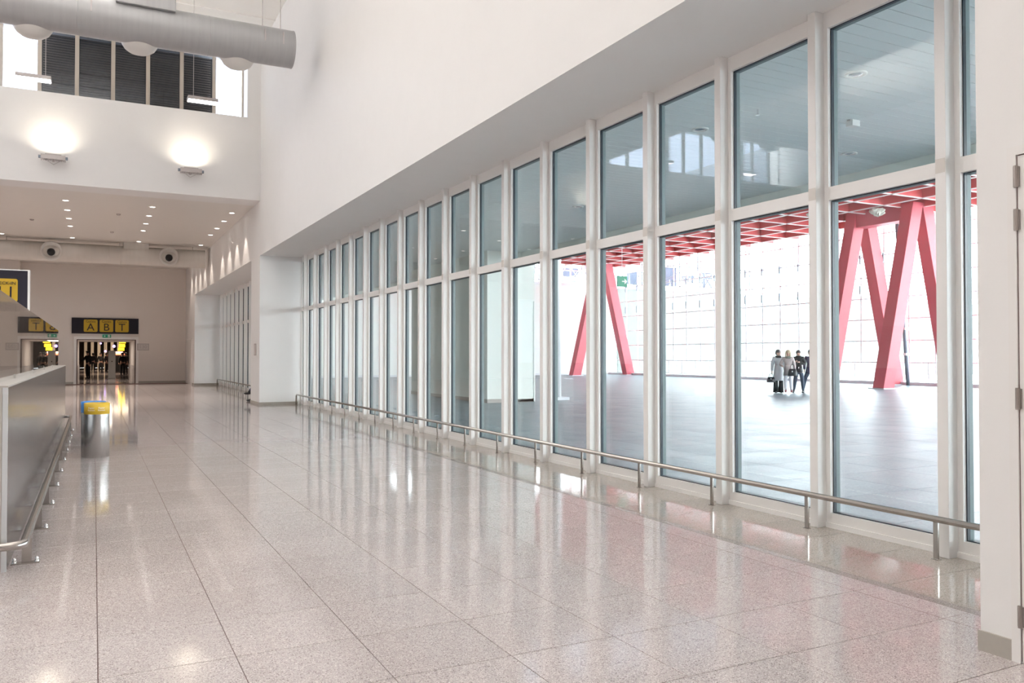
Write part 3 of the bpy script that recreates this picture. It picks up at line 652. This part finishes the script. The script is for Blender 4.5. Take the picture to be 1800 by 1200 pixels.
for k in range(13):
    ob('brace', MB().tube([(k * 2.2, -.15, 7 + (k % 3)), (k * 2.2 + 2.2, -.15, 10)], .04, 6), 'scaff', sc)
    if k % 5 != 2: ob('netting', MB().box(k * 2.2 + .3, k * 2.2 + 1.9, .1, .13, 8.6 + .4 * (k % 2), 9.8 + .3 * (k % 3)), 'net', sc)
exit_sign((21.5, FY - .12, 2.85), .45, .42, 'greenpale', 'small pale green arrow sign on the far concourse wall', 'arrow_sign')
t = exit_sign((20.2, 29.0, 4.72), .50, .46, 'signgreen', 'green exit sign hanging in the concourse', left=False)
ob('hanger_rod', MB().tube([(0, .03, .23), (0, .03, 4.58)], .01, 6), 'facade', t)
fc = thing('window_50', 'tall white glazed facade on far side of the concourse', 'window', (FX, 0, 0), kind='structure')
FP, FH, FR = 1.5, 9.3, 8; rowh = FH / FR
mm = MB().box(-.04, .04, -.035, .035, 0, FH).mesh('facade_mullion', 'facade'); tr = MB().box(-.03, .03, 0, FY + 3, -.03, .03).mesh('facade_transom', 'facade')
pg = MB().box(-.008, .008, .035, FP - .035, .03, rowh - .03).mesh('facade_pane', 'fglass'); br = MB().box(-.12, -.04, -.04, .04, 0, .5).mesh('bracket', 'facadedark')
NB = 38
for k in range(NB + 1):
    y = -1.5 + k * FP
    o = bpy.data.objects.new('facade_mullion', mm); link(o, fc); o.location = (0, y, 0)
    for z in (4.9, 6.6): q = bpy.data.objects.new('bracket', br); link(q, o); q.location = (0, 0, z)
    if k < NB:
        for r in range(FR):
            o = bpy.data.objects.new('facade_pane', pg); link(o, fc); o.location = (0, y, r * rowh)
for r in range(FR + 1): o = bpy.data.objects.new('facade_transom', tr); link(o, fc); o.location = (0, -3, r * rowh)
cl2 = thing('window_51', 'glazed strip with white bracing above the pale concourse wall', 'window', (0, FY + .2, 7.25), kind='structure')
for k in range(26):
    x = 6.5 + k * 1.3
    ob('window_post', MB().box(x - .05, x + .05, -.05, .05, 0, 2.1), 'facade', cl2)
    if k < 25 and k > 14: ob('brace', MB().tube([(x, .3, 0), (x + 1.3, .3, 1.6)], .03, 6).tube([(x, .3, 1.6), (x + 1.3, .3, 0)], .03, 6), 'plaque', cl2)
    if k < 25: ob('pane', MB().box(x + .05, x + 1.25, -.005, .005, 0, 2.1), 'fglass', cl2)
ob('window_rail', MB().box(6.5, 39, -.04, .04, 1.0, 1.08), 'facade', cl2)
struct('trim_kerb', MB().box(FX - .75, FX - .1, -6, FY, 0, .16), 'kerb', 'pale grey kerb along the foot of the glazed facade', 'trim')
struct('roof_concourse', MB().box(12.9, FX + 2, -6, FY + 1, 9.3, 9.6), 'redceil', 'red-painted roof slab over the concourse', 'ceiling')
gb = MB()
for k in range(17): gb.box(6.12 + k * 2 - .05, 6.12 + k * 2 + .05, -6.1, -5.95, 0, 9.3)
struct('wall_concourse_near', MB().box(6.12, 15.5, -6.4, -6.1, 0, 9.3), 'cgrey', 'unseen wall part limiting sky light at the concourse near end')  # unseen wall, width set to cut sky light on the mullions
struct('window_52', gb, 'facade', 'white mullions of an unseen open end added to let sky light in', 'window')  # unseen end without panes, added to bring sky light into the concourse
struct('ground_outside', MB().box(FX + .3, 160, -80, 160, -.6, -.5), 'outground', 'pale ground outside the facade', 'ground')
# red diagrid ceiling
dg = thing('ceiling_red_grid', 'red coffered grid ceiling with thin white edges over the concourse', 'ceiling', (0, 0, 0), kind='structure')
def clip(x0, y0, dx, dy, xa, xb, ya, yb):
    t0, t1 = -1e9, 1e9
    for p, d, a, b in ((x0, dx, xa, xb), (y0, dy, ya, yb)):
        if abs(d) < 1e-9:
            if not a < p < b: return None
            continue
        u, v = (a - p) / d, (b - p) / d; t0 = max(t0, min(u, v)); t1 = min(t1, max(u, v))
    return (t0, t1) if t1 - t0 > .5 else None
for ang in (0, 90):
    dx, dy = math.cos(math.radians(ang)), math.sin(math.radians(ang)); nx_, ny_ = -dy, dx
    for k in range(-30, 60):
        s = k * 2.0; c = clip(12.9 + nx_ * s, .3 + ny_ * s, dx, dy, 12.95, FX - .1, -5, FY - .1)
        if not c: continue
        p0 = (12.9 + nx_ * s + dx * c[0], ny_ * s + dy * c[0]); p1 = (12.9 + nx_ * s + dx * c[1], ny_ * s + dy * c[1])
        def strip(wd, z0, z1):
            b = MB(); b.prism([(p0[0] - nx_ * wd, p0[1] - ny_ * wd), (p1[0] - nx_ * wd, p1[1] - ny_ * wd), (p1[0] + nx_ * wd, p1[1] + ny_ * wd), (p0[0] + nx_ * wd, p0[1] + ny_ * wd)], z0, z1); return b
        o = ob('grid_beam', strip(.04, 8.58, 9.3), 'redceil', dg)
        ob('white_edge', strip(.06, 8.55, 8.58), 'redflange', o)
# red frames
def vframe(ys_, label, beam):
    t = thing('red_frame', label, 'frame', (34.75, ys_[0], 0))
    for y in ys_:
        yy = y - ys_[0]
        ob('frame_leg', MB().beam((-2.45, yy, 0.05), (-.32, yy, 8.75), .72, .6), 'red', t, bevel=.015)
        ob('frame_leg', MB().beam((2.45, yy, 0.05), (.32, yy, 8.75), .72, .6), 'red', t, bevel=.015)
        for s in (-1, 1): ob('foot_plate', MB().box(s * 2.45 - .5, s * 2.45 + .5, yy - .42, yy + .42, 0, .05), 'kerb', t)
    if beam:
        ob('cross_beam', MB().box(-.7, .1, 0, ys_[1] - ys_[0], 7.95, 8.75), 'red', t, bevel=.02)
    return t
vframe([25.6, 28.8], 'pair of huge red A-shaped steel legs seen through nearest windows', True)
vframe([52.6], 'single distant red A-shaped steel frame by the far wall', False)
for i, (x, y) in enumerate(((32.9, 26.3), (32.9, 29.7), (30.9, 28.3))):
    bb = MB().lathe([(.001, -.2), (.15, -.18), (.28, -.1), (.36, .0), (.34, .08), (.2, .12), (.001, .12)], origin=(0, 0, 0), seg=22)
    bb.v = [(a * random.uniform(.75, 1.2), b_ * random.uniform(.75, 1.2), c_ * random.uniform(.8, 1.4)) for a, b_, c_ in bb.v]
    tag(ob('sheeting_bundle', bb, 'insul', loc=(x, y, 8.34)), 'crumpled pale sheeting bundle in the red ceiling, %s' % ('nearest, by the front red frame', 'by the rear red frame', 'left of the red frames')[i], 'sheeting')
# facade railing
t = thing('guard_rail', 'thin white balustrade along the glazed facade', 'railing', (FX - .3, 0, .16))
ob('handrail', MB().box(-.025, .025, -3, FY - .5, .98, 1.02).box(-.015, .015, -3, FY - .5, .1, .12), 'facade', t)
b = MB()
for k in range(360): y = 2 + k * .145; b.box(-.008, .008, y - .008, y + .008, .12, .98)
ob('balusters', b, 'facade', t)['kind'] = 'stuff'
pm = MB().box(-.02, .02, -.02, .02, 0, 1.0).mesh('post', 'facade')
for k in range(37): o = bpy.data.objects.new('post', pm); link(o, t); o.location = (0, .2 + k * 1.5, 0)
t = thing('facade_mast', 'leaning grey mast with clamps inside the facade behind the red frames', 'mast', (FX - .9, 27.9, 0))
ob('mast_tube', MB().tube([(-.05, 0, 0.0), (-.5, .25, 8.5)], .09, 10), 'facadedark', t, smooth=True)
for z in (1.6, 2.9, 4.2, 5.5, 7.0): ob('clamp', MB().box(-.22 - z * .055 + .05, .3, -.06, .1, z - .06, z + .06), 'facade', t)

# ------------------------------------------------------------------ people
M['skin'] = mat('skin_tone', (0.52, 0.32, 0.25), 0.55, var=0.03)
M['hairdark'] = mat('dark_hair', (0.025, 0.02, 0.022), 0.5, var=0.2, scale=60)
M['hairblond'] = mat('blond_hair', (0.46, 0.40, 0.27), 0.5, var=0.15, scale=60)
M['coatgrey'] = mat('pale_grey_wool', (0.60, 0.62, 0.65), 0.85, var=0.06, scale=40)
M['jackettaupe'] = mat('taupe_quilted_cloth', (0.42, 0.375, 0.37), 0.8, var=0.1, scale=30)
M['scarf'] = mat('olive_scarf', (0.13, 0.14, 0.12), 0.9, var=0.15, scale=40)
M['clothblack'] = mat('black_cloth', (0.014, 0.015, 0.018), 0.8, var=0.15, scale=30)
M['clothwhite'] = mat('white_denim', (0.72, 0.73, 0.78), 0.8, var=0.04)
M['denim'] = mat('dark_blue_denim', (0.035, 0.055, 0.09), 0.8, var=0.15, scale=50)
M['navy'] = mat('navy_purple_cloth', (0.035, 0.03, 0.075), 0.8, var=0.12, scale=30)
M['leatherred'] = mat('oxblood_leather', (0.16, 0.03, 0.035), 0.4, var=0.1)
M['leatherblack'] = mat('black_leather', (0.012, 0.014, 0.02), 0.35, var=0.1)

def skin(name, verts, edges, m, parent, sub=1, root=0):
    me = bpy.data.meshes.new(name); me.from_pydata([v[0] for v in verts], edges, []); me.update()
    o = bpy.data.objects.new(name, me); C.objects.link(o)
    md = o.modifiers.new('skin', 'SKIN'); md.use_smooth_shade = True
    for i, v in enumerate(verts):
        r = v[1]; d = me.skin_vertices[0].data[i]; d.radius = r if isinstance(r, tuple) else (r, r); d.use_root = (i == root)
    s_ = o.modifiers.new('sub', 'SUBSURF'); s_.levels = sub; s_.render_levels = sub
    bpy.context.view_layer.update()
    nm = bpy.data.meshes.new_from_object(o.evaluated_get(bpy.context.evaluated_depsgraph_get()))
    bpy.data.objects.remove(o); nm.materials.clear(); nm.materials.append(M[m])
    nm.polygons.foreach_set('use_smooth', [True] * len(nm.polygons))
    return ob(name, nm, parent=parent)
def ell(mb, c, r, seg=16, rings=9, z0=-1.0, z1=1.0):
    prof = []
    n0 = len(mb.v)
    for i in range(rings + 1):
        h = z0 + (z1 - z0) * i / rings; h = max(-.999, min(.999, h)); prof.append((math.sqrt(1 - h * h), h))
    mb.lathe(prof, seg=seg)
    for i in range(n0, len(mb.v)):
        x, y, z = mb.v[i]; mb.v[i] = (c[0] + x * r[0], c[1] + y * r[1], c[2] + z * r[2])
    return mb
def loft(rings, seg=20):
    mb = MB()
    for (cx, cy, z, rx, ry) in rings:
        for k in range(seg):
            t = 2 * math.pi * k / seg; mb.v.append((cx + rx * math.cos(t), cy + ry * math.sin(t), z))
    for i in range(len(rings) - 1):
        for k in range(seg):
            k2 = (k + 1) % seg; mb.f.append((i * seg + k, i * seg + k2, (i + 1) * seg + k2, (i + 1) * seg + k))
    return mb
def person(label, loc, rz, H=1.72, J={}, top='clothblack', legs='clothblack', shoes='leatherblack', hair='hairdark', coat=None, longhair=False, scarf=None, cap=False, wide=1.0, heel=0.0, group=None, turn=0):
    s = H / 1.72
    j = dict(pel=(0, 0, .93), spine=(0, 0, 1.10), chest=(0, .0, 1.28), neck=(0, .0, 1.45), head=(0, -.02, 1.60),
             shl=(.17, 0, 1.40), shr=(-.17, 0, 1.40), ell=(.23, .02, 1.13), elr=(-.23, .02, 1.13), wrl=(.24, -.05, .89), wrr=(-.24, -.05, .89),
             hipl=(.09, 0, .90), hipr=(-.09, 0, .90), knl=(.10, -.02, .49), knr=(-.10, -.02, .49), anl=(.10, .02, .09), anr=(-.10, .02, .09))
    j.update(J); j = {k: Vector(v) * s for k, v in j.items()}
    t = thing('person', label, 'person', loc, rz, group)
    hd = j['head']; hf = Matrix.Rotation(turn, 3, 'Z') @ Vector((0, -1, 0)); hs = Matrix.Rotation(turn, 3, 'Z') @ Vector((1, 0, 0))
    V = [(j['pel'], .115 * s), (j['spine'], .105 * s), (j['chest'], .125 * s), (j['neck'], .052 * s), (hd + hf * .01 + Vector((0, 0, -.06)), (.062 * s, .068 * s)), (hd + Vector((0, 0, .02)), (.078 * s, .092 * s)), (hd + Vector((0, 0, .085)) - hf * .01, (.055 * s, .065 * s))]
    E = [(0, 1), (1, 2), (2, 3), (3, 4), (4, 5), (5, 6)]
    def add(p, r, a): V.append((p, r)); E.append((a, len(V) - 1)); return len(V) - 1
    n = add(hd + hf * .105 + Vector((0, 0, -.01)), .014, 5)
    for sg in (-1, 1): add(hd + hs * sg * .088, .015, 5)
    for sd in 'lr':
        sg = 1 if sd == 'l' else -1
        a = add(j['sh' + sd], .055 * s, 2); b = add(j['el' + sd], .040 * s, a); c = add(j['wr' + sd], .026 * s, b)
        d = (j['wr' + sd] - j['el' + sd]).normalized(); side = Vector((sg, 0, 0)); side = (side - d * side.dot(d)).normalized(); nrm = d.cross(side).normalized()
        p = add(j['wr' + sd] + d * .055 * s, (.034 * s, .018 * s), c)
        for q, (off, ln) in enumerate(((-.026, .066), (-.009, .078), (.009, .072), (.026, .058))):
            k = add(j['wr' + sd] + d * (.055 + ln * .55) * s + nrm * off * s, .0085, p)
            add(j['wr' + sd] + d * (.055 + ln) * s + nrm * off * s - side * .014 * s, .0075, k)
        k = add(j['wr' + sd] + d * .05 * s - nrm * .045 * s, .010, p); add(j['wr' + sd] + d * .085 * s - nrm * .058 * s - side * .01, .008, k)
        a = add(j['hip' + sd], .085 * s, 0); b = add(j['kn' + sd], .055 * s, a); c = add(j['an' + sd], .036 * s, b)
    skin('body', V, E, 'skin', t)
    # face details and hair
    f = MB()
    for sg in (-1, 1): ell(f, hd + hf * .088 + hs * sg * .032 + Vector((0, 0, .012)), (.010, .010, .008), 8, 5)
    e = ob('eyes', f, 'black', t)
    mth = MB(); ell(mth, hd + hf * .083 + Vector((0, 0, -.052)), (.022, .012, .006), 8, 5); ob('mouth', mth, 'leatherred', t)
    h = MB(); ell(h, hd - hf * .022 + Vector((0, 0, .048)), (.099, .112, .10), 18, 9, -.35, 1.0)
    ell(h, hd - hf * .05 + Vector((0, 0, -.0)), (.093, .075, .10), 16, 8)
    if longhair:
        ell(h, hd - hf * .045 + Vector((0, 0, -.10)), (.115, .075, .20), 18, 9)
        for sg in (-1, 1): ell(h, hd + hs * sg * .085 + hf * .02 + Vector((0, 0, -.07)), (.032, .045, .17), 12, 8)
    ob('hair', h, hair, t, smooth=True)
    if cap:
        k = MB().lathe([(.001, .135), (.12, .13), (.135, .10), (.105, .065), (.10, .03)], origin=tuple(hd + Vector((0, 0, .02))), seg=20)
        ell(k, hd + hf * .11 + Vector((0, 0, .055)), (.07, .06, .008), 14, 4); ob('peaked_cap', k, 'clothblack', t, smooth=True)
    # trousers
    V = [(j['pel'] + Vector((0, 0, .06)) , .135 * s), (j['pel'], .14 * s)]; E = [(0, 1)]
    for sd in 'lr':
        a = len(V); V += [(j['hip' + sd] + Vector((0, 0, -.04)), .112 * s), (j['kn' + sd], .080 * s), (j['an' + sd] + Vector((0, 0, .0)), .062 * s)]; E += [(1, a), (a, a + 1), (a + 1, a + 2)]
    if wide > 1:
        for sd in 'lr': ob('trouser_leg', MB().tube([j['hip' + sd], j['kn' + sd], (j['an' + sd].x, j['an' + sd].y, .035)], [.075 * s, .085 * s, .105 * s], 14), legs, t, smooth=True)
    else: skin('trousers', V, E, legs, t)
    # top
    V = [(j['pel'] + Vector((0, 0, .02)), .150 * s), (j['spine'], .135 * s), (j['chest'], .150 * s), (j['neck'] + Vector((0, 0, -.04)), .07 * s)]; E = [(0, 1), (1, 2), (2, 3)]
    for sd in 'lr':
        a = len(V); V += [(j['sh' + sd], .085 * s), (j['el' + sd], .068 * s), (j['wr' + sd] + (j['el' + sd] - j['wr' + sd]) * .04, .050 * s)]; E += [(2, a), (a, a + 1), (a + 1, a + 2)]
    skin('jacket', V, E, top, t)
    if coat:
        z0, r0 = coat; pz = j['pel']
        rr_ = [(pz.x, pz.y, z0 * s, .20 * s * r0, .16 * s * r0), (pz.x, pz.y, z0 * s + .003, .21 * s * r0, .17 * s * r0), (pz.x, pz.y, (z0 + .93) / 2 * s, .195 * s * r0, .155 * s * r0), (pz.x, pz.y, .95 * s, .17 * s, .145 * s), (pz.x, pz.y, 1.14 * s, .145 * s, .13 * s)]
        c = ob('coat_skirt', loft(rr_), top, t, smooth=True); sd_ = c.modifiers.new('s', 'SOLIDIFY'); sd_.thickness = .012
    if scarf:
        ob('scarf', MB().lathe([(.075, -.05), (.115, -.045), (.13, 0), (.105, .045), (.07, .05)], origin=tuple(j['neck'] + Vector((0, -.01, .0))), seg=18), scarf, t, smooth=True)
    for sd in 'lr':
        an = j['an' + sd]; dr = (j['an' + sd] - j['kn' + sd]); fw = Vector((0, -1, 0))
        sh = MB(); ell(sh, an + fw * .055 + Vector((0, 0, -.05 + heel * .3)), (.043, .125, .042), 14, 8); ell(sh, an + Vector((0, .01, -.01)), (.045, .055, .07), 12, 8)
        if heel: sh.box(an.x - .012, an.x + .012, an.y + .025, an.y + .055, an.z - .09, an.z)
        ob('shoe', sh, shoes, t, smooth=True)
    return t
def place(px, d): u = (px - 900) / 1434 * d; return (u * .8899 + d * .4561, d * .8899 - u * .4561, 0)
R_ = math.radians
p1 = place(1368, 33.4)
person('woman in long pale grey coat and black trousers holding a handbag', p1, R_(-35), 1.76, dict(wrr=(-.25, -.03, .86)), top='coatgrey', coat=(.50, .95), wide=1.6, turn=.4, scarf='clothblack')
person('blond woman in taupe jacket, white trousers and red heeled boots', place(1385.5, 32.9), R_(-50), 1.74, dict(elr=(-.30, .0, 1.16), wrr=(-.22, -.18, 1.10), anl=(.12, .02, .13), anr=(-.10, .02, .13)), top='jackettaupe', legs='clothwhite', shoes='leatherred', hair='hairblond', coat=(.72, .95), longhair=True, scarf='scarf', heel=.04)
person('dark-haired person in black jacket and jeans looking down at a phone', place(1404, 33.6), R_(-60), 1.76,
       dict(ell=(.25, -.02, 1.14), elr=(-.25, -.02, 1.14), wrl=(.07, -.24, 1.24), wrr=(-.07, -.24, 1.24), head=(0, -.05, 1.58), anl=(.17, .0, .09), knl=(.14, -.02, .49), anr=(-.20, .0, .09), knr=(-.14, -.02, .49)), top='clothblack', legs='denim', turn=.15, scarf='clothblack')
person('person in dark purple-navy coat with one leg stepping left, half hidden', place(1424.5, 34.5), R_(-40), 1.78,
       dict(knr=(-.22, -.03, .49), anr=(-.30, -.05, .09)), top='navy', legs='denim', coat=(.75, 1.0))
def bag(label, loc, rz, sc=(1, 1, 1), group=None):
    t = thing('handbag', label, 'bag', loc, rz)
    b = loft([(0, 0, 0, .17, .075), (0, 0, .02, .175, .08), (0, 0, .12, .16, .07), (0, 0, .21, .125, .045), (0, 0, .22, .11, .03)]); b.f.append(tuple(range(20))[::-1]); b.f.append(tuple(range(80, 100)))
    o = ob('bag_body', b, 'leatherblack', t, smooth=True)
    ob('handle', MB().tube([(-.08, 0, .20)] + [(-.08 * math.cos(R_(a)), 0, .24 + .12 * math.sin(R_(a))) for a in range(0, 181, 20)] + [(.08, 0, .20)], .009, 8), 'leatherblack', t, smooth=True)
    ob('clasp', MB().box(-.02, .02, -.085, -.07, .12, .16), 'chrome', t)
    t.scale = sc; return t
def off(p, dx, dy, z): return (p[0] + dx * .695 - dy * .72, p[1] - dx * .72 - dy * .695, z)    # dx to the right in view, dy towards the camera
bag('small black handbag held low by the woman in the grey coat', off(p1, -.28, .10, .44), R_(-45))
bag('black shoulder bag hanging between the blond woman and the phone user', off(place(1393, 32.6), .0, .16, .72), R_(-50), (1.05, 1, 1.3))
bag('round black furry bag against the jeans of the phone user', off(place(1404, 33.3), .0, .20, .86), R_(-50), (.95, .9, 1.3))
ph = off(place(1404, 33.6), 0, .36, 1.29)
t = thing('phone', 'dark phone held up at chest by the person in black jacket', 'phone', ph, R_(-60)); ob('phone_body', MB().box(-.04, .04, -.005, .005, 0, .14), 'black', t, bevel=.004); ob('phone_screen', MB().box(-.036, .036, .005, .006, .008, .132), 'plaque', t)
# seated person behind the pier
person('person in dark clothes sitting behind the pier with legs crossed, only feet showing', (5.35, 28.42, 0), R_(-90), 1.72,
       dict(pel=(0, -.02, .46), spine=(0, -.0, .64), chest=(0, -.0, .82), neck=(0, .02, 1.0), head=(0, -.02, 1.15), shl=(.17, 0, .95), shr=(-.17, 0, .95), ell=(.2, -.08, .70), elr=(-.2, -.08, .70),
            wrl=(.12, -.28, .60), wrr=(-.12, -.28, .60), hipl=(.09, -.05, .44), hipr=(-.09, -.05, .44), knl=(.08, -.44, .50), knr=(-.05, -.42, .62), anl=(.07, -.62, .09), anr=(.05, -.70, .32)), top='clothblack', legs='navy')
t = thing('suitcase', 'dark hard suitcase used as a seat behind the pier', 'suitcase', (5.38, 28.42, 0)); ob('shell', MB().box(-.13, .15, -.25, .25, .05, .27), 'navy', t, bevel=.04)
for a in (-.08, .10):
    for b in (-.2, .2): ob('wheel', MB().lathe([(.001, -.015), (.025, -.015), (.025, .015), (.001, .015)], origin=(a, b, .026), axis='y', seg=14), 'black', t)
ob('handle', MB().tube([(-.05, -.2, .26), (-.05, -.2, .285), (.07, -.2, .285), (.07, -.2, .26)], .01, 8), 'black', t)
# people in the doorway and gate hall
person('officer in peaked cap and dark uniform standing in the far doorway', (-.33, 60.6, 0), R_(-50), 1.80, dict(elr=(-.30, -.08, 1.16), wrr=(-.42, -.26, 1.12)), cap=True)
proto = person('dark figure in the gate hall just right of the officer', (.55, 80, 0), R_(10), 1.74)
for x, y, rz_, lab in ((1.05, 84, 60, 'dark figure in the gate hall, taller one left of the white panel'), (-.05, 86, 160, 'dark figure in the gate hall behind the officer'), (1.35, 82, 200, 'dark figure in the gate hall beside the white panel'),
                       (2.0, 70, 20, 'dark figure walking right of the white panel, nearest of three'), (2.28, 72, -40, 'dark figure right of the white panel, at the passage corner'), (2.12, 76, 190, 'dark figure right of the white panel, behind the other two')):
    dup(proto, (x, y, 0), R_(rz_), lab)
